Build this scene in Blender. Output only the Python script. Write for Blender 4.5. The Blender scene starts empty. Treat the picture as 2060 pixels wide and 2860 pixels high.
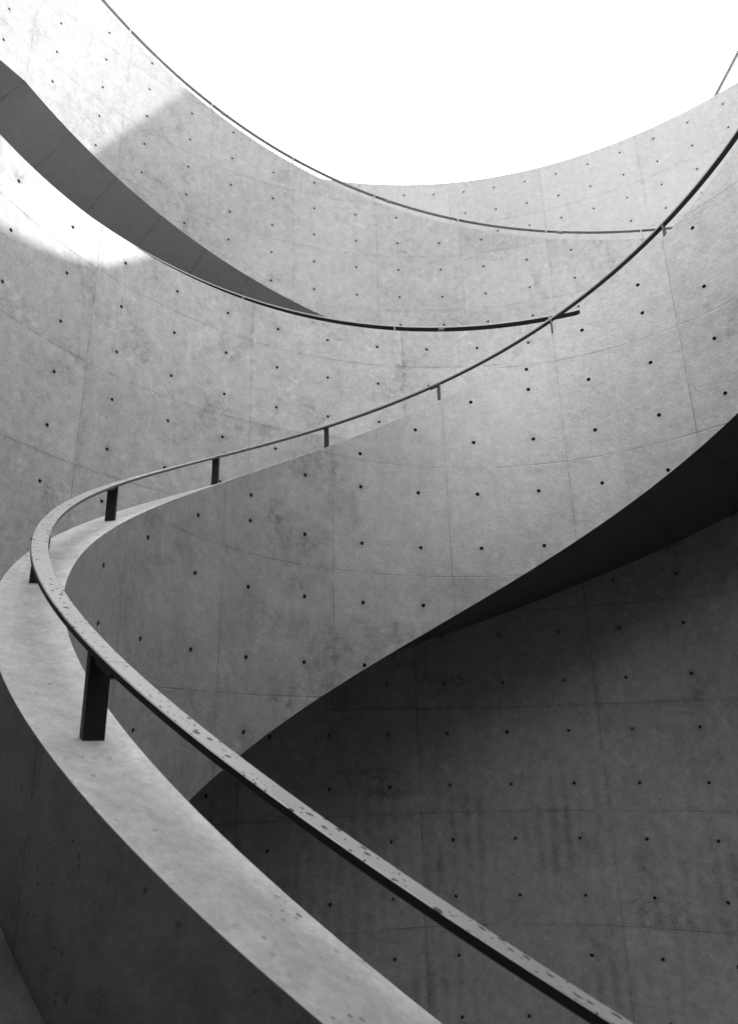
import bpy, bmesh, math, random
from mathutils import Vector, Matrix
from mathutils.geometry import delaunay_2d_cdt
R = math.radians
SC = 4/3                      # metres per survey unit

# ------------------------------------------------------------------ camera, sky, sun, exposure
scn = bpy.context.scene
PITCH, ROLL = R(18.153), R(1.3043)
cd = bpy.data.cameras.new('camera'); cam = bpy.data.objects.new('camera', cd); scn.collection.objects.link(cam)
cd.sensor_fit = 'HORIZONTAL'; cd.sensor_width = 36; cd.lens = 36*1997.19/2060
cd.clip_start = .05; cd.clip_end = 2000
_F = Vector((0, math.cos(PITCH), math.sin(PITCH))); _X = Vector((1, 0, 0)); _U = Vector((0, -math.sin(PITCH), math.cos(PITCH)))
cx_ = math.cos(ROLL)*_X - math.sin(ROLL)*_U; cy_ = math.sin(ROLL)*_X + math.cos(ROLL)*_U
mw = Matrix((cx_, cy_, -_F)).transposed().to_4x4(); mw.translation = Vector((-.91548*SC, -3.25429*SC, 0))
cam.matrix_world = mw; scn.camera = cam
cd.dof.use_dof = True; cd.dof.focus_distance = 8.0; cd.dof.aperture_fstop = 9

VEIL, CLEAR = 2.6, .03
SUN_EL, SUN_AZ = R(28.7), R(90)      # azimuth clockwise from +Y
w = bpy.data.worlds.new("World"); scn.world = w; w.use_nodes = True
nt = w.node_tree; bg = nt.nodes['Background']
sky = nt.nodes.new('ShaderNodeTexSky'); sky.sky_type = 'NISHITA'; sky.sun_disc = False
sky.sun_elevation = SUN_EL; sky.sun_rotation = SUN_AZ
sky.air_density = 1.0; sky.dust_density = 1.0; sky.ozone_density = 1.0
bw = nt.nodes.new('ShaderNodeRGBToBW')
# white high haze: the clear sky plus an even veil, brighter overhead, all neutral (the picture is black and white)
nt.links.new(sky.outputs[0], bw.inputs[0])
geo = nt.nodes.new('ShaderNodeTexCoord'); sz = nt.nodes.new('ShaderNodeSeparateXYZ'); nt.links.new(geo.outputs['Generated'], sz.inputs[0])
veil = nt.nodes.new('ShaderNodeMath'); veil.operation = 'MULTIPLY_ADD'; veil.use_clamp = False
nt.links.new(sz.outputs[2], veil.inputs[0]); veil.inputs[1].default_value = VEIL*.25; veil.inputs[2].default_value = VEIL*.75
mix = nt.nodes.new('ShaderNodeMath'); mix.operation = 'MULTIPLY_ADD'
nt.links.new(bw.outputs[0], mix.inputs[0]); mix.inputs[1].default_value = CLEAR; nt.links.new(veil.outputs[0], mix.inputs[2])
nt.links.new(mix.outputs[0], bg.inputs[0])
bg.inputs[1].default_value = .15
sl = bpy.data.lights.new('sun', 'SUN'); sl.energy = .47; sl.angle = R(.6); sl.color = (1, 1, 1)
so = bpy.data.objects.new('sun', sl); scn.collection.objects.link(so)
sdir = Vector((math.sin(SUN_AZ)*math.cos(SUN_EL), math.cos(SUN_AZ)*math.cos(SUN_EL), math.sin(SUN_EL)))
so.rotation_euler = sdir.to_track_quat('Z', 'Y').to_euler()
scn.view_settings.view_transform = 'Standard'; scn.view_settings.look = 'None'
scn.view_settings.exposure = 3.93; scn.view_settings.gamma = 1
scn.render.engine = 'CYCLES'
scn.cycles.max_bounces = 8; scn.cycles.diffuse_bounces = 1

# ------------------------------------------------------------------ survey (unit = 1/SC m, angles in degrees clockwise from +Y)
Z0 = 4.14733                       # height of hole row 0
RW, RM, RT, RB = 3.6925, 2.1407, 5.3073, 6.8515
mtop = lambda t: 2.90292 + .0210038*t
mbot = lambda t: 1.0837 + .020887*t
TL = -59.5                          # the upper stair levels out here
ttop = lambda t: 7.295 - .03382*max(t, TL)
tbot = lambda t: 4.997 - .03388*max(t, TL)
GRID = {'W': (-72.440, 8.5923, 3), 'M': (-52.880, 12.9156, 2), 'T': (-56.271, 6.4648, 2), 'B': (-1.536, 4.3254, 3)}
WRIM = Z0 + .225; BRIM = Z0 + 11.5*.45

# ------------------------------------------------------------------ node helpers
class NG:
    def __init__(s, m):
        s.t = m.node_tree; s.n = s.t.nodes; s.l = s.t.links
    def node(s, kind, **kw):
        n = s.n.new(kind)
        for k, v in kw.items(): setattr(n, k, v)
        return n
    def inp(s, n, i, v):
        if v is None: return
        if isinstance(v, (int, float, tuple)): n.inputs[i].default_value = v
        else: s.l.new(v, n.inputs[i])
    def m(s, op, a, b=None, c=None, clamp=False):
        n = s.node('ShaderNodeMath', operation=op, use_clamp=clamp)
        s.inp(n, 0, a); s.inp(n, 1, b); s.inp(n, 2, c); return n.outputs[0]
    def noise(s, vec, scale, detail=4, rough=.55, dist=0):
        n = s.node('ShaderNodeTexNoise'); s.l.new(vec, n.inputs['Vector'])
        n.inputs['Scale'].default_value = scale; n.inputs['Detail'].default_value = detail
        n.inputs['Roughness'].default_value = rough; n.inputs['Distortion'].default_value = dist
        return n.outputs['Fac']
    def remap(s, v, a, b, c=0., d=1.):
        n = s.node('ShaderNodeMapRange', clamp=True)
        for i, x in enumerate((v, a, b, c, d)): s.inp(n, i, x)
        return n.outputs[0]
    def scale(s, vec, x, y, z):
        n = s.node('ShaderNodeVectorMath', operation='MULTIPLY'); s.l.new(vec, n.inputs[0]); n.inputs[1].default_value = (x, y, z); return n.outputs[0]

def pores(g, co, scale, size, keep, stretch=(1, 1, 1)):
    """1 inside a scattered pore, else 0"""
    v = g.node('ShaderNodeTexVoronoi'); g.l.new(g.scale(co, *stretch), v.inputs['Vector']); v.inputs['Scale'].default_value = scale
    sep = g.node('ShaderNodeSeparateColor'); g.l.new(v.outputs['Color'], sep.inputs[0])
    pick = g.m('GREATER_THAN', sep.outputs[0], 1-keep)
    rad = g.m('MULTIPLY', g.m('ADD', .35, g.m('MULTIPLY', sep.outputs[1], .65)), size)
    ins = g.remap(g.m('DIVIDE', v.outputs['Distance'], rad), .7, 1.05, 1, 0)
    return g.m('MULTIPLY', pick, ins)

def concrete(name, base=.36, panel=None, vjoint=True, hjoint=True, tone=.05, blotch=.10, stain=0., smooth=.55, pore=.75, extra=None, spec=.35, seed=0., ncol=3, pits=False, edges=True, jl=.5):
    """fair-faced concrete; panel = (width, height) in metres of one formwork panel, UV integers are joints"""
    m = bpy.data.materials.new(name); m.use_nodes = True; g = NG(m)
    b = g.n['Principled BSDF']
    tc = g.node('ShaderNodeTexCoord')
    add = g.node('ShaderNodeVectorMath', operation='ADD'); g.l.new(tc.outputs['Object'], add.inputs[0]); add.inputs[1].default_value = (seed*17.3, seed*9.1, seed*5.7)
    co = add.outputs[0]
    blotch = blotch*base/.36; tone = tone*base/.36; stain = stain*base/.36
    big = g.noise(co, .35, 3, .5); mid = g.noise(co, 1.6, 6, .62, .4); fin = g.noise(co, 9, 8, .7, .2); grain = g.noise(co, 38, 5, .75)
    clouds = g.noise(g.scale(co, 1, 1, 1.7), 3.2, 9, .72, 1.1)
    val = g.m('ADD', base, g.m('MULTIPLY', g.m('SUBTRACT', big, .5), blotch*.9))
    val = g.m('ADD', val, g.m('MULTIPLY', g.m('SUBTRACT', mid, .5), blotch*1.0))
    val = g.m('ADD', val, g.m('MULTIPLY', g.m('SUBTRACT', fin, .5), blotch*1.7))
    val = g.m('ADD', val, g.m('MULTIPLY', g.m('SUBTRACT', grain, .5), blotch*1.7))
    # light laitance flecks and dark patches, both sparse
    patch = g.m('MULTIPLY', g.remap(clouds, .55, .72), g.remap(fin, .42, .62))
    val = g.m('ADD', val, g.m('MULTIPLY', patch, blotch*.8))
    dark = g.m('MULTIPLY', g.remap(g.noise(co, 1.1, 5, .6, .7), .56, .72), g.remap(g.noise(co, 14, 8, .75), .4, .62))
    val = g.m('SUBTRACT', val, g.m('MULTIPLY', dark, blotch*1.1))
    height = g.m('MULTIPLY', fin, .006)
    height = g.m('ADD', height, g.m('MULTIPLY', grain, .002))
    if panel:
        sep = g.node('ShaderNodeSeparateXYZ'); g.l.new(tc.outputs['UV'], sep.inputs[0]); U, V = sep.outputs[0], sep.outputs[1]
        comb = g.node('ShaderNodeCombineXYZ'); g.l.new(g.m('FLOOR', U), comb.inputs[0]); g.l.new(g.m('FLOOR', V), comb.inputs[1]); comb.inputs[2].default_value = seed
        wn = g.node('ShaderNodeTexWhiteNoise', noise_dimensions='3D'); g.l.new(comb.outputs[0], wn.inputs['Vector'])
        val = g.m('ADD', val, g.m('MULTIPLY', g.m('SUBTRACT', wn.outputs['Value'], .5), tone))
        # vertical runs
        st = g.node('ShaderNodeCombineXYZ'); g.l.new(g.m('MULTIPLY', U, panel[0]), st.inputs[0]); g.l.new(g.m('MULTIPLY', V, panel[1]*.13), st.inputs[1]); st.inputs[2].default_value = seed
        runs = g.noise(st.outputs[0], 7, 6, .6)
        val = g.m('ADD', val, g.m('MULTIPLY', g.m('SUBTRACT', runs, .5), blotch*.6))
        if stain:      # ribbed form imprint stains
            wv = g.m('SINE', g.m('MULTIPLY', g.m('MULTIPLY', U, panel[0]), 2*math.pi/.17))
            mask = g.m('MULTIPLY', g.remap(wv, -.9, 1.), g.remap(g.noise(co, 1.3, 5, .65, .6), .47, .66))
            val = g.m('SUBTRACT', val, g.m('MULTIPLY', g.m('MULTIPLY', mask, g.remap(V, 4.4, 5.0, .15, 1)), stain))
        if hjoint and vjoint and edges:      # drips under the top edge, scum along the bottom edge
            u2 = g.node('ShaderNodeUVMap', uv_map='edge'); s2 = g.node('ShaderNodeSeparateXYZ'); g.l.new(u2.outputs[0], s2.inputs[0])
            sc_ = g.node('ShaderNodeCombineXYZ'); g.l.new(g.m('MULTIPLY', U, panel[0]), sc_.inputs[0]); g.l.new(g.m('MULTIPLY', s2.outputs[0], .25), sc_.inputs[1])
            dn = g.noise(sc_.outputs[0], 16, 5, .65); lenn = g.noise(sc_.outputs[0], 2.2, 3, .6)
            drip = g.m('MULTIPLY', g.remap(dn, .52, .68), g.remap(s2.outputs[0], 0, g.remap(lenn, .4, .65, .04, .5), 1, 0))
            val = g.m('MULTIPLY', val, g.m('SUBTRACT', 1, g.m('MULTIPLY', drip, .30)))
            scum = g.m('MULTIPLY', g.remap(s2.outputs[1], 0, .7, 1, 0), g.m('MULTIPLY', g.remap(g.noise(co, 2.6, 5, .65), .45, .62), g.remap(g.noise(co, 16, 7, .75), .38, .62)))
            val = g.m('MULTIPLY', val, g.m('SUBTRACT', 1, g.m('MULTIPLY', scum, .32)))
        # grout bleed round the tie holes
        hc = g.m('MULTIPLY', g.m('ABSOLUTE', g.m('SUBTRACT', g.m('FRACT', g.m('MULTIPLY', U, float(ncol))), .5 if ncol == 3 else 0.)), panel[0]/ncol)
        if ncol == 2: hc = g.m('MULTIPLY', g.m('ABSOLUTE', g.m('SUBTRACT', g.m('FRACT', g.m('MULTIPLY', U, 2.)), .5)), panel[0]/2)
        hr = g.m('MULTIPLY', g.m('ABSOLUTE', g.m('SUBTRACT', g.m('FRACT', g.m('MULTIPLY', V, 2.)), .5)), panel[1]/2)
        hd = g.m('SQRT', g.m('ADD', g.m('POWER', hc, 2.), g.m('POWER', hr, 2.)))
        if hjoint and vjoint: val = g.m('MULTIPLY', val, g.m('SUBTRACT', 1, g.m('MULTIPLY', g.m('MULTIPLY', g.remap(hd, .02, .085, 1, 0), g.remap(g.noise(co, 6, 5, .7), .38, .62)), .22)))
        wob = g.m('MULTIPLY', g.m('SUBTRACT', g.noise(co, 3, 3), .5), .010)
        masks = []
        for on, C, P, O, Q in ((vjoint, U, panel[0], V, panel[1]), (hjoint, V, panel[1], U, panel[0])):
            if not on: continue
            fr = g.m('ABSOLUTE', g.m('SUBTRACT', g.m('FRACT', g.m('ADD', C, .5)), .5))
            dist = g.m('ABSOLUTE', g.m('ADD', g.m('MULTIPLY', fr, P), wob))
            brk = g.remap(g.noise(co, 2.3, 6, .7), .36, .6, .12, 1)
            line = g.m('MULTIPLY', g.remap(dist, .0022, .0062, 1, 0), brk)
            halo = g.m('MULTIPLY', g.remap(dist, .0, .05, 1, 0), g.remap(g.noise(co, 5, 6, .7), .45, .7))
            masks.append(line)
            val = g.m('MULTIPLY', val, g.m('SUBTRACT', 1, g.m('MULTIPLY', line, jl)))
            val = g.m('MULTIPLY', val, g.m('SUBTRACT', 1, g.m('MULTIPLY', halo, .28)))
            height = g.m('SUBTRACT', height, g.m('MULTIPLY', line, .0022))
            # nail heads beside the joint
            po = g.m('MULTIPLY', O, Q/.15); pd = g.m('MULTIPLY', g.m('ABSOLUTE', g.m('SUBTRACT', g.m('FRACT', po), .5)), .15)
            nd = g.m('SQRT', g.m('ADD', g.m('POWER', pd, 2.), g.m('POWER', g.m('SUBTRACT', dist, .028), 2.)))
            nw = g.node('ShaderNodeTexWhiteNoise', noise_dimensions='1D'); g.l.new(g.m('ADD', g.m('FLOOR', po), g.m('MULTIPLY', g.m('FLOOR', g.m('ADD', C, .5)), 7.7)), nw.inputs['W'])
            nail = g.m('MULTIPLY', g.remap(nd, .003, .0052, 1, 0), g.m('GREATER_THAN', nw.outputs['Value'], .5))
            val = g.m('MULTIPLY', val, g.m('SUBTRACT', 1, g.m('MULTIPLY', nail, .35)))
        if extra:      # one more faint vertical construction joint at a U value
            fr = g.m('ABSOLUTE', g.m('SUBTRACT', U, extra)); dist = g.m('ABSOLUTE', g.m('ADD', g.m('MULTIPLY', fr, panel[0]), wob))
            line = g.remap(dist, .001, .005, 1, 0); val = g.m('MULTIPLY', val, g.m('SUBTRACT', 1, g.m('MULTIPLY', line, .22)))
    if pore:
        cl = g.remap(g.noise(co, .9, 3), .42, .68)
        p1 = g.m('MULTIPLY', pores(g, co, 17, .15, .28), g.remap(cl, 0, 1, .25, 1)); p2 = g.m('MULTIPLY', pores(g, co, 8, .07, .3), cl)
        pp = g.m('MAXIMUM', p1, p2)
        val = g.m('MULTIPLY', val, g.m('SUBTRACT', 1, g.m('MULTIPLY', pp, pore)))
        height = g.m('SUBTRACT', height, g.m('MULTIPLY', pp, .004))
    if pits:
        q = pores(g, co, 34, .34, .30, (1, 1, 1)); q2 = pores(g, co, 15, .16, .35)
        q = g.m('MULTIPLY', g.m('MAXIMUM', q, q2), g.remap(g.noise(co, 2.2, 3), .42, .6))
        val = g.m('MULTIPLY', val, g.m('SUBTRACT', 1, g.m('MULTIPLY', q, .38))); height = g.m('SUBTRACT', height, g.m('MULTIPLY', q, .002))
    cc = g.node('ShaderNodeCombineColor'); 
    for i in range(3): g.l.new(val, cc.inputs[i])
    g.l.new(cc.outputs[0], b.inputs['Base Color'])
    g.l.new(g.remap(mid, .3, .7, smooth, smooth+.18), b.inputs['Roughness'])
    b.inputs['Specular IOR Level'].default_value = spec
    bp = g.node('ShaderNodeBump'); bp.inputs['Strength'].default_value = .7; bp.inputs['Distance'].default_value = 1.0
    g.l.new(height, bp.inputs['Height']); g.l.new(bp.outputs[0], b.inputs['Normal'])
    return m

def plain(name, base, rough=.6, metal=0., spots=None, grain=.3, spec=.5):
    m = bpy.data.materials.new(name); m.use_nodes = True; g = NG(m); b = g.n['Principled BSDF']
    tc = g.node('ShaderNodeTexCoord'); co = tc.outputs['Object']
    n1 = g.noise(co, 6, 6, .65); n2 = g.noise(co, 60, 4, .7)
    val = g.m('MULTIPLY', base, g.m('ADD', 1-grain*.6, g.m('MULTIPLY', g.m('ADD', n1, g.m('MULTIPLY', n2, .5)), grain*.8)))
    rv = g.remap(n1, .3, .7, rough-.06, rough+.1)
    h = g.m('MULTIPLY', n2, .0006)
    if spots:
        dens, size, keep, dk = spots
        tcv = g.node('ShaderNodeVectorMath', operation='ADD'); ns = g.node('ShaderNodeTexNoise'); g.l.new(co, ns.inputs['Vector']); ns.inputs['Scale'].default_value = 18
        sv = g.node('ShaderNodeVectorMath', operation='SCALE'); g.l.new(ns.outputs['Color'], sv.inputs[0]); sv.inputs['Scale'].default_value = .02
        g.l.new(co, tcv.inputs[0]); g.l.new(sv.outputs[0], tcv.inputs[1])
        s1 = pores(g, tcv.outputs[0], dens, size, keep, (.8, 1, 1)); s2 = pores(g, tcv.outputs[0], dens*1.9, size*.9, keep*.7)
        mask = g.m('MULTIPLY', g.m('MAXIMUM', s1, s2), g.remap(g.noise(co, 4, 2), .25, .42))
        val = g.m('MULTIPLY', val, g.m('SUBTRACT', 1, g.m('MULTIPLY', mask, dk)))
        rv = g.m('ADD', rv, g.m('MULTIPLY', mask, .35)); h = g.m('SUBTRACT', h, g.m('MULTIPLY', mask, .0006))
        sp = g.m('MULTIPLY', spec, g.m('SUBTRACT', 1, g.m('MULTIPLY', mask, .85)))
        g.l.new(sp, b.inputs['Specular IOR Level'])
    else: b.inputs['Specular IOR Level'].default_value = spec
    cc = g.node('ShaderNodeCombineColor')
    for i in range(3): g.l.new(val, cc.inputs[i])
    g.l.new(cc.outputs[0], b.inputs['Base Color']); g.l.new(rv, b.inputs['Roughness']); b.inputs['Metallic'].default_value = metal
    bp = g.node('ShaderNodeBump'); bp.inputs['Strength'].default_value = .6; bp.inputs['Distance'].default_value = 1.
    g.l.new(h, bp.inputs['Height']); g.l.new(bp.outputs[0], b.inputs['Normal'])
    return m

pw = lambda k, r: R(GRID[k][1]*GRID[k][2])*r*SC
MAT = {
 'W': concrete('drum_concrete', .29, (pw('W', RW), .9*SC), tone=.06, blotch=.18, stain=.10, smooth=.42, spec=.28, seed=1),
 'M': concrete('parapet_concrete', .24, (pw('M', RM), .9*SC), tone=.05, blotch=.19, extra=2.44, smooth=.36, spec=1.0, seed=2, ncol=2),
 'T': concrete('upper_parapet_concrete', .225, (pw('T', RT), .9*SC), tone=.035, blotch=.18, seed=3, ncol=2, jl=.3),
 'B': concrete('outer_drum_concrete', .24, (pw('B', RB), .9*SC), tone=.02, blotch=.11, seed=4, jl=.34),
 'soffit': concrete('soffit_concrete', .42, (R(6.4648)*RT*SC, 2.0), hjoint=False, tone=.02, blotch=.08, pore=.2, seed=5),
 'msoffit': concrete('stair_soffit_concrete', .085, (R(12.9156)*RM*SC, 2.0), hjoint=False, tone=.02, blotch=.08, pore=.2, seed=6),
 'cope': concrete('coping_concrete', .30, None, blotch=.19, pore=.9, smooth=.5, seed=7, pits=True),
 'plain': concrete('plain_concrete', .22, None, blotch=.10, pore=.4, seed=8),
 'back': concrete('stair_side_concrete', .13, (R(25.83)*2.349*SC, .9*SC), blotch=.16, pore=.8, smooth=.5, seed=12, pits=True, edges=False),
 'plug': concrete('tie_hole_mortar', .07, None, blotch=.05, pore=0, seed=9),
 'facade': concrete('facade_concrete', .4, (2.4, 1.2), tone=.02, blotch=.06, seed=10, edges=False),
 'ground': concrete('paving', .22, (1.8, 1.8), tone=.04, blotch=.08, seed=11, edges=False),
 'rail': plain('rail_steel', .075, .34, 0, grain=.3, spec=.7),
 'railup2': plain('upper_rail_underside', .20, .5, 0, grain=.3, spec=.3),  # underside paled to stand in for light bounced off the coping
 'railshade': plain('rail_steel_shaded', .012, .5, 0, grain=.3, spec=.2),  # near-black: shade painted onto undersides and outer sides
 'railtop': plain('rail_steel_skylit_top', .19, .36, 0, spots=(38, .38, .7, .68), grain=.35, spec=.8),  # sky light painted in as a paler top face; the spots are real marks
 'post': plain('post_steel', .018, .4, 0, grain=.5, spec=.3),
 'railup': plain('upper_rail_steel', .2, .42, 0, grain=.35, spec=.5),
}

# ------------------------------------------------------------------ mesh helpers
def P(t, r, z): a = R(t); return Vector((r*math.sin(a)*SC, r*math.cos(a)*SC, z*SC))
def link(name, bm, mats, parent=None, smooth_angle=R(30)):
    me = bpy.data.meshes.new(name); bm.to_mesh(me); bm.free()
    for k in mats: me.materials.append(MAT[k])
    o = bpy.data.objects.new(name, me); scn.collection.objects.link(o)
    if parent: o.parent = parent
    me.polygons.foreach_set('use_smooth', [True]*len(me.polygons))
    me.set_sharp_from_angle(angle=smooth_angle)
    return o
def thing(name, label, cat, group=None):
    o = bpy.data.objects.new(name, None); scn.collection.objects.link(o)
    o['label'] = label; o['category'] = cat
    if group: o['group'] = group
    return o
def struct(o): o['kind'] = 'structure'; return o
def frange(a, b, s):
    n = max(1, round((b-a)/s)); return [a+(b-a)*i/n for i in range(n+1)]

def sweep(bm, t0, t1, prof, step=1.5, closed=True, caps=True, mi=0, extra=()):
    """prof(t) -> [(r, z), ...] swept round the axis"""
    ts = sorted(set(frange(t0, t1, step)) | set(extra))
    rows = [[bm.verts.new(P(t, r, z)) for r, z in prof(t)] for t in ts]
    n = len(rows[0]); m = n if closed else n-1
    uv = bm.loops.layers.uv.verify()
    for a, b in zip(rows, rows[1:]):
        for i in range(m):
            f = bm.faces.new((a[i], b[i], b[(i+1) % n], a[(i+1) % n])); f.material_index = mi
    if caps and closed:
        bm.faces.new(rows[0]).material_index = mi; bm.faces.new(rows[-1][::-1]).material_index = mi
    return ts

def chamf(ri, ro, zt, zb, c=.004):
    """closed section of a wall or bar with eased arrises, inner top first"""
    return [(ri, zt-c), (ri+c, zt), (ro-c, zt), (ro, zt-c), (ro, zb+c), (ro-c, zb), (ri+c, zb), (ri, zb+c)]

def holed_face(bm, key, r, t0, t1, zt, zb, holes, rad=.0155, depth=.034, step=1.5, mi=0, plug=2, extra=()):
    """inner cylindrical face of a wall, tie holes cut through it and sunk"""
    g0, dg, nc = GRID[key]; uv = bm.loops.layers.uv.verify(); uv2 = bm.loops.layers.uv.get('edge') or bm.loops.layers.uv.new('edge'); uv = bm.loops.layers.uv[0]; k = R(1)*r
    ts = sorted(set(frange(t0, t1, step)) | set(extra))
    V = []; E = []
    def v(s, z): V.append(Vector((s, z))); return len(V)-1
    prev = None
    for t in ts:
        a, b = v(t*k, zb(t)), v(t*k, zt(t)); E.append((a, b))
        if prev: E += [(prev[0], a), (prev[1], b)]
        prev = (a, b)
    N = 16
    rings = []
    for (t, z) in holes:
        ids = [v(t*k+rad*math.cos(2*math.pi*i/N), z+rad*math.sin(2*math.pi*i/N)) for i in range(N)]
        E += [(ids[i], ids[(i+1) % N]) for i in range(N)]
    res = delaunay_2d_cdt(V, E, [], 0, 1e-6)
    vo, fo = res[0], res[2]
    bv = [bm.verts.new(P(p.x/k, r, p.y)) for p in vo]
    cells = {}
    for (t, z) in holes: cells.setdefault((round(t*k*5), round(z*5)), []).append((t*k, z))
    def inhole(x, y):
        cx, cy = round(x*5), round(y*5)
        for i in (-1, 0, 1):
            for j in (-1, 0, 1):
                for hx, hy in cells.get((cx+i, cy+j), ()):
                    if (x-hx)**2+(y-hy)**2 < (rad*.97)**2: return True
        return False
    def setuv(f, pts):
        for lp, (s, z) in zip(f.loops, pts):
            lp[uv].uv = (((s/k-g0)/dg-1.5)/nc, ((Z0-z)/.45-.5)/2); lp[uv2].uv = ((zt(s/k)-z)*SC, (z-zb(s/k))*SC)
    for f in fo:
        pts = [(vo[i].x, vo[i].y) for i in f]
        mx = sum(p[0] for p in pts)/len(pts); my = sum(p[1] for p in pts)/len(pts); tm = mx/k
        if max(p[0] for p in pts)-min(p[0] for p in pts) > 1.2*step*k: continue      # hull slivers along straight edges
        if tm < t0 or tm > t1 or my > zt(tm)+.002 or my < zb(tm)-.002 or inhole(mx, my): continue
        try: fc = bm.faces.new([bv[i] for i in f])
        except ValueError: continue
        fc.material_index = mi; setuv(fc, pts)
    for (t, z) in holes:
        rr = []
        for j, (q, d) in enumerate(((1., 0), (.93, .004), (.86, depth))):
            rr.append([bm.verts.new(P(t+q*rad*math.cos(2*math.pi*i/N)/k, r+d, z+q*rad*math.sin(2*math.pi*i/N))) for i in range(N)])
        for a, b, m_ in ((rr[0], rr[1], 1), (rr[1], rr[2], plug)):
            for i in range(N):
                f = bm.faces.new((a[i], a[(i+1) % N], b[(i+1) % N], b[i])); f.material_index = m_
        bm.faces.new(rr[-1]).material_index = plug

def wallback(bm, ri, ro, t0, t1, zt, zb, step=1.5, mi=1, ends=True, extra=(), back=None):
    """top, outer face and underside behind a holed face"""
    c = .0007
    sweep(bm, t0, t1, lambda t: [(ri, zt(t)-c), (ri+c, zt(t)), (ro-c, zt(t)), (ro, zt(t)-c), (ro, zb(t)), (ri, zb(t))], step, closed=False, mi=mi, extra=extra)
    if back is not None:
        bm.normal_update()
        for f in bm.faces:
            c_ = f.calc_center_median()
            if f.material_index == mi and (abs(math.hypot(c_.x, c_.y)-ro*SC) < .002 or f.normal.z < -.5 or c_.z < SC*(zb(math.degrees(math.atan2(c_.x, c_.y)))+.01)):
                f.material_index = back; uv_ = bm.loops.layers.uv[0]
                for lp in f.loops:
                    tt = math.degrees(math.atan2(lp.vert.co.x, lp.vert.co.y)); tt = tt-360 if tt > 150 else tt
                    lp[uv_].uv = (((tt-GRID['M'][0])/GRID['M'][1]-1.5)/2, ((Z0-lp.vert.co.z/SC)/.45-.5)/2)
    if ends:
        for t in (t0, t1):
            bm.faces.new([bm.verts.new(P(t, r, z)) for r, z in ((ri, zb(t)), (ro, zb(t)), (ro, zt(t)-c), (ri, zt(t)-c))]).material_index = mi

def grid_holes(key, t0, t1, zt, zb, top, bot, row0, z_lo=-99):
    g0, dg, nc = GRID[key]; out = []
    for c in range(math.ceil((t0-g0)/dg), math.floor((t1-g0)/dg)+1):
        t = g0+c*dg
        for row in range(row0, 60):
            z = Z0-.45*row
            if z < z_lo or z-zb(t) < bot: break
            if zt(t)-z >= top: out.append((t, z))
    return out

def railing(name, label, t0, t1, zt, ri, lift, posts, splices, matbar, matpost, mattop='railtop', under='railshade', width=.053, thick=.019, group='steel handrails of the staircases'):
    th = thing(name, label, 'handrail', group)
    cuts = [t0]+sorted(splices)+[t1]
    gap = .0016/R(ri)  # small open joints between lengths of bar
    bm = bmesh.new()
    for a, b in zip(cuts, cuts[1:]):
        sweep(bm, a+gap/2, b-gap/2, lambda t: chamf(ri, ri+width, zt(t)+lift, zt(t)+lift-thick, .0025), 1.0)
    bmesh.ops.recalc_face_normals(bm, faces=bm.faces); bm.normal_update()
    for f in bm.faces:  # colour by face direction, imitating light and shade
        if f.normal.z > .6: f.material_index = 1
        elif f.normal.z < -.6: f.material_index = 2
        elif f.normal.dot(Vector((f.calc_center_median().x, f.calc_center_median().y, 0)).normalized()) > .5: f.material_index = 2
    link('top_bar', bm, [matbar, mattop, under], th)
    for t in splices:                       # splice plate under each joint
        bm = bmesh.new(); d = 1.5*2.2/ri
        sweep(bm, t-d*.2, t+d, lambda q: chamf(ri+.006, ri+width-.006, zt(q)+lift-thick-.0005, zt(q)+lift-thick-.012, .001), .5)
        bmesh.ops.recalc_face_normals(bm, faces=bm.faces); link('splice_plate', bm, [matpost], th)
    for t in posts:                         # flat upright, broad side across the wall
        bm = bmesh.new(); h = .0075/R(ri)
        z0 = zt(t); topz = z0+lift-thick+.002
        sect = lambda q: [(ri+.001, zt(t-h)+lift-thick+.001 if q < t else zt(t+h)+lift-thick+.001), (ri+width-.001, (zt(t-h) if q < t else zt(t+h))+lift-thick+.001), (ri+width-.001, z0-.02), (ri+.001, z0-.02)]
        sweep(bm, t-h, t+h, sect, 5)
        # small gusset under the bar
        sweep(bm, t-h*2.2, t-h, lambda q: [(ri+.004, zt(q)+lift-thick), (ri+width-.004, zt(q)+lift-thick), (ri+width-.004, zt(q)+lift-thick-(.001 if q < t-h*1.5 else .012)), (ri+.004, zt(q)+lift-thick-(.001 if q < t-h*1.5 else .012))], 5)
        bmesh.ops.recalc_face_normals(bm, faces=bm.faces)
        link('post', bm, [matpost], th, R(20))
    return th

# ------------------------------------------------------------------ lower spiral stair (foreground and centre)
random.seed(4)
MT0, MT1 = -330, 122
st = thing('spiral_staircase', 'concrete spiral stair whose broad parapet sweeps from the near foreground round to the upper right', 'staircase')
mh = [(t, z) for t, z in grid_holes('M', MT0+1, MT1-1, mtop, mbot, .30, .028, -20)]
g0, dg, _ = GRID['M']
for c in range(math.ceil((MT0+1-g0)/dg), math.floor((MT1-1-g0)/dg)+1):
    t = g0+c*dg; mh.append((t, mtop(t)-.163-(.018 if c > 6 else 0)))
bm = bmesh.new()
holed_face(bm, 'M', RM, MT0, MT1, lambda t: mtop(t)-.0007, mbot, mh)
wallback(bm, RM, 2.349, MT0, MT1, mtop, mbot, back=3)
link('parapet', bm, ['M', 'cope', 'plug', 'back'], st)
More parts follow.
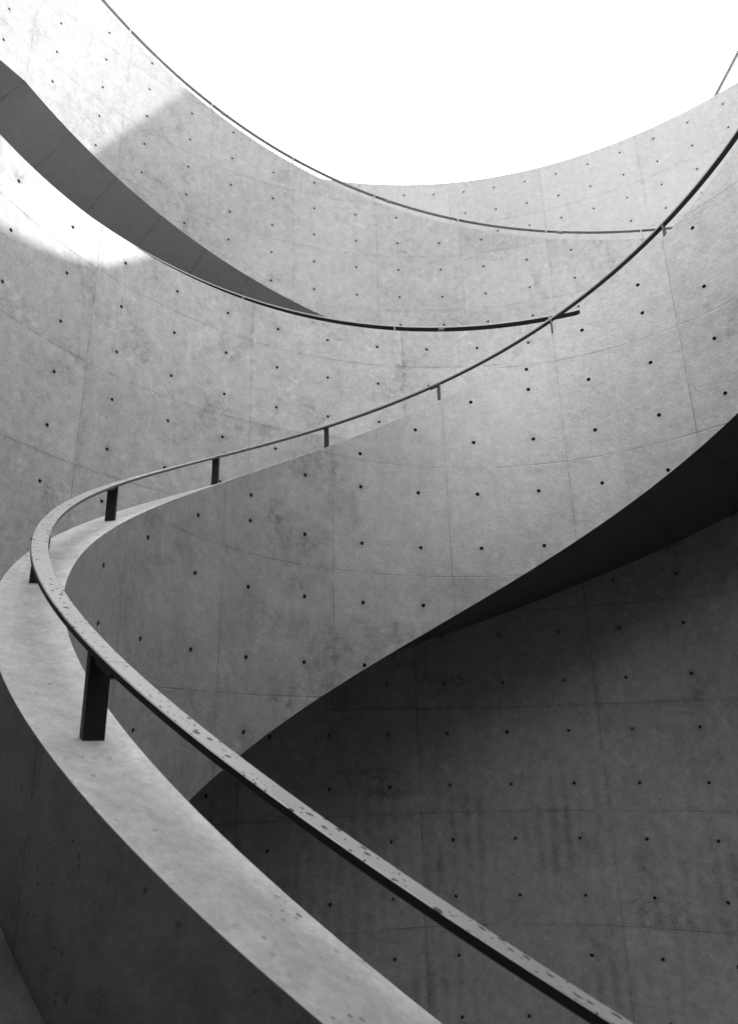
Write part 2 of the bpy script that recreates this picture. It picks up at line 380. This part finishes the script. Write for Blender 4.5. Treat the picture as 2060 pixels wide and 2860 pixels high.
# underside, one warped sheet with board joints
def soffit(parent, ri, ro, t0, t1, zb, key, off, per, step=1.5, extra=(), th=.02):
    bm = bmesh.new(); uv = bm.loops.layers.uv.verify(); ts = sorted(set(frange(t0, t1, step)) | set(extra)); prev = None
    for t in ts:
        row = [(ri, t), (ro, t)]; vs = [bm.verts.new(P(t, r, zb(t)-.003)) for r, _ in row]+[bm.verts.new(P(t, r, zb(t)+th)) for r, _ in row]
        if prev:
            f = bm.faces.new((prev[1][0], vs[0], vs[1], prev[1][1]))
            for lp, (tt, q) in zip(f.loops, ((prev[0], .3), (t, .3), (t, .7), (prev[0], .7))): lp[uv].uv = ((tt-off)/per, q)
            f = bm.faces.new((prev[1][2], prev[1][3], vs[3], vs[2]))
        prev = (t, vs)
    bmesh.ops.recalc_face_normals(bm, faces=bm.faces)
    return link('soffit', bm, [key], parent)
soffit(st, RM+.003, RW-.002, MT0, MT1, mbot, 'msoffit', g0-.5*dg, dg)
bm = bmesh.new()                                           # steps
n = int((MT1-MT0)/6.458)
for i in range(n):
    a = MT0+i*6.458; z = mtop(a+6.458)-.50
    sweep(bm, a, a+6.458-.01, lambda t: [(2.47, z), (RW-.002, z), (RW-.002, mbot(t)+.05), (2.47, mbot(t)+.05)], 2.2)
bmesh.ops.recalc_face_normals(bm, faces=bm.faces)
link('steps', bm, ['plain'], st, R(20))
bm = bmesh.new()                                           # raised kerb along the parapet
sweep(bm, MT0, MT1, lambda t: [(2.351, mtop(t)-.388), (2.468, mtop(t)-.388), (2.468, mbot(t)+.06), (2.351, mbot(t)+.06)])
bmesh.ops.recalc_face_normals(bm, faces=bm.faces)
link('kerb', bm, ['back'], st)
pj = [g0+dg*(-.5+2*k) for k in range(-10, 5)]
pj = [t-(1.1 if abs(t+162.6) < 2 else 0) for t in pj if -215 < t < 118]
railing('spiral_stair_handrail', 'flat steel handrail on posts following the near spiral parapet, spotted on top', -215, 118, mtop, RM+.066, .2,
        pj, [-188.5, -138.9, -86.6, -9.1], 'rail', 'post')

# ------------------------------------------------------------------ inner drum wall (left and lower right)
dw = thing('drum_wall', 'round concrete drum wall enclosing the lower stair, sunlit patch at its left rim', 'wall')
zt = lambda t: WRIM-.0007; zb = lambda t: -3.5*1.0-.6
wh = [(t, z) for t, z in grid_holes('W', -175, 175, lambda t: WRIM, zb, .1, .1, 0)]
bm = bmesh.new()
holed_face(bm, 'W', RW, -180, 180, zt, zb, wh)
wallback(bm, RW, RW+.40, -180, 180, lambda t: WRIM, zb, ends=False)
link('wall_face', bm, ['W', 'cope', 'plug'], dw)
wp = [GRID['W'][0]+8.5923*(1.5+3*k)-.45 for k in range(-2, 4)]
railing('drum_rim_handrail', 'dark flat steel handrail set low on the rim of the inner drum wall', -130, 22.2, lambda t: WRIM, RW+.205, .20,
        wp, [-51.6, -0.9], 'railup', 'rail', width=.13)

# ------------------------------------------------------------------ upper spiral stair
us = thing('spiral_staircase', 'upper concrete stair sweeping down from the top left, its dark underside showing', 'staircase')
TT0, TT1 = -100, 92
thl = grid_holes('T', TT0+1, TT1-1, ttop, tbot, .10, .12, -20)
bm = bmesh.new()
holed_face(bm, 'T', RT, TT0, TT1, lambda t: ttop(t)-.0007, tbot, thl, extra=(TL,))
wallback(bm, RT, RT+.208, TT0, TT1, ttop, tbot, extra=(TL,))
link('parapet', bm, ['T', 'cope', 'plug'], us)
soffit(us, RT+.003, RB-.002, TT0, TT1, tbot, 'soffit', TL, 6.4648, extra=(TL,))
bm = bmesh.new()
n = int((TT1-TL)/4.3)
for i in range(n):
    a = TL+i*4.3; z = ttop(a)-.55
    sweep(bm, a, a+4.29, lambda t: [(RT+.21, z), (RB-.002, z), (RB-.002, tbot(t)+.05), (RT+.21, tbot(t)+.05)], 2.2)
z = ttop(TL)-.5
sweep(bm, TT0, TL-.01, lambda t: [(RT+.21, z), (RB-.002, z), (RB-.002, tbot(t)+.05), (RT+.21, tbot(t)+.05)], 2.2)
bmesh.ops.recalc_face_normals(bm, faces=bm.faces)
link('steps', bm, ['plain'], us, R(20))
tp = [GRID['T'][0]+6.4648*(1.5+2*k) for k in range(-2, 9)]
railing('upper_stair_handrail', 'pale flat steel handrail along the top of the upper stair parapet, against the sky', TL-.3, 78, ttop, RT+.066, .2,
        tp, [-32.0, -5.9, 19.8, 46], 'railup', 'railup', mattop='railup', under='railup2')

# ------------------------------------------------------------------ outer drum wall
ow = thing('drum_wall', 'large plain outer drum wall at the back, its bare rim against the sky', 'wall')
ob = lambda t: 3.3
B0, B1 = -150, 105          # the south side is open
bh = [(t, z) for t, z in grid_holes('B', B0+1, B1-1, lambda t: BRIM, ob, .1, .1, -11)]
bm = bmesh.new()
holed_face(bm, 'B', RB, B0, B1, lambda t: BRIM-.0007, ob, bh)
wallback(bm, RB, RB+.2, B0, B1, lambda t: BRIM, ob)
link('wall_face', bm, ['B', 'cope', 'plug'], ow)

# ------------------------------------------------------------------ building wing beyond the rim at the right, and an unseen block added for shade
bw_ = thing('building_wing', 'pale building edge rising behind the back rim at the far right', 'building')
def prism(bm, pts, x0, x1, mi=0):
    a = [bm.verts.new(Vector((x0, y, z))*SC) for y, z in pts]; b = [bm.verts.new(Vector((x1, y, z))*SC) for y, z in pts]
    uv = bm.loops.layers.uv.verify()
    fs = [bm.faces.new(a), bm.faces.new(b[::-1])]
    n = len(pts)
    fs += [bm.faces.new((a[i], b[i], b[(i+1) % n], a[(i+1) % n])) for i in range(n)]
    for f in fs:
        f.material_index = mi
        for lp in f.loops: lp[uv].uv = ((lp.vert.co.y+lp.vert.co.x)/2.4+.3, lp.vert.co.z/1.2)
    bmesh.ops.recalc_face_normals(bm, faces=bm.faces)
bm = bmesh.new(); prism(bm, [(30, BRIM-.3), (30, 14.43), (4.18, 14.43), (3.40, 13.03), (3.0, 12.3), (2.3, 10.07), (1.95, 9.84), (1.95, BRIM-.3)], 7.5, 12)
link('facade', bm, ['facade'], bw_, R(20))
bm = bmesh.new(); prism(bm, [(-16, 3.7), (.88, 3.7), (.88, 26), (-16, 26)], 7.6, 20)
link('unseen_shade_block', bm, ['facade'], bw_, R(20))  # out of view, added to keep sky light off the left parapet
bm = bmesh.new(); prism(bm, [(4.20, 14.432), (30.05, 14.432), (30.05, 14.53), (4.25, 14.53)], 7.45, 12.05)
link('roof_coping', bm, ['cope'], bw_, R(20))

# ------------------------------------------------------------------ ground, terrace, floor of the well
def ring(name, ri, ro, z, th, key):
    bm = bmesh.new(); uv = bm.loops.layers.uv.verify()
    sweep(bm, -180, 180, lambda t: [(max(ri, .001), z), (ro, z), (ro, z-th), (max(ri, .001), z-th)], 3, caps=False)
    for f in bm.faces:
        for lp in f.loops: lp[uv].uv = (lp.vert.co.x/1.8, lp.vert.co.y/1.8)
    bmesh.ops.recalc_face_normals(bm, faces=bm.faces)
    return struct(link(name, bm, [key], None, R(20)))
ring('ground', RW+.402, 700, 3.78, .3, 'ground')
ring('well_floor', 0, RW-.002, -4.05, .3, 'ground')
bm = bmesh.new(); uv = bm.loops.layers.uv.verify()
sweep(bm, B0, B1, lambda t: [(RB+.203, BRIM-.25), (40, BRIM-.25), (40, 3.70), (RB+.203, 3.70)], 3)
for f in bm.faces:
    for lp in f.loops: lp[uv].uv = (lp.vert.co.x/1.8, lp.vert.co.y/1.8)
bmesh.ops.recalc_face_normals(bm, faces=bm.faces)
struct(link('upper_terrace', bm, ['ground'], None, R(20)))
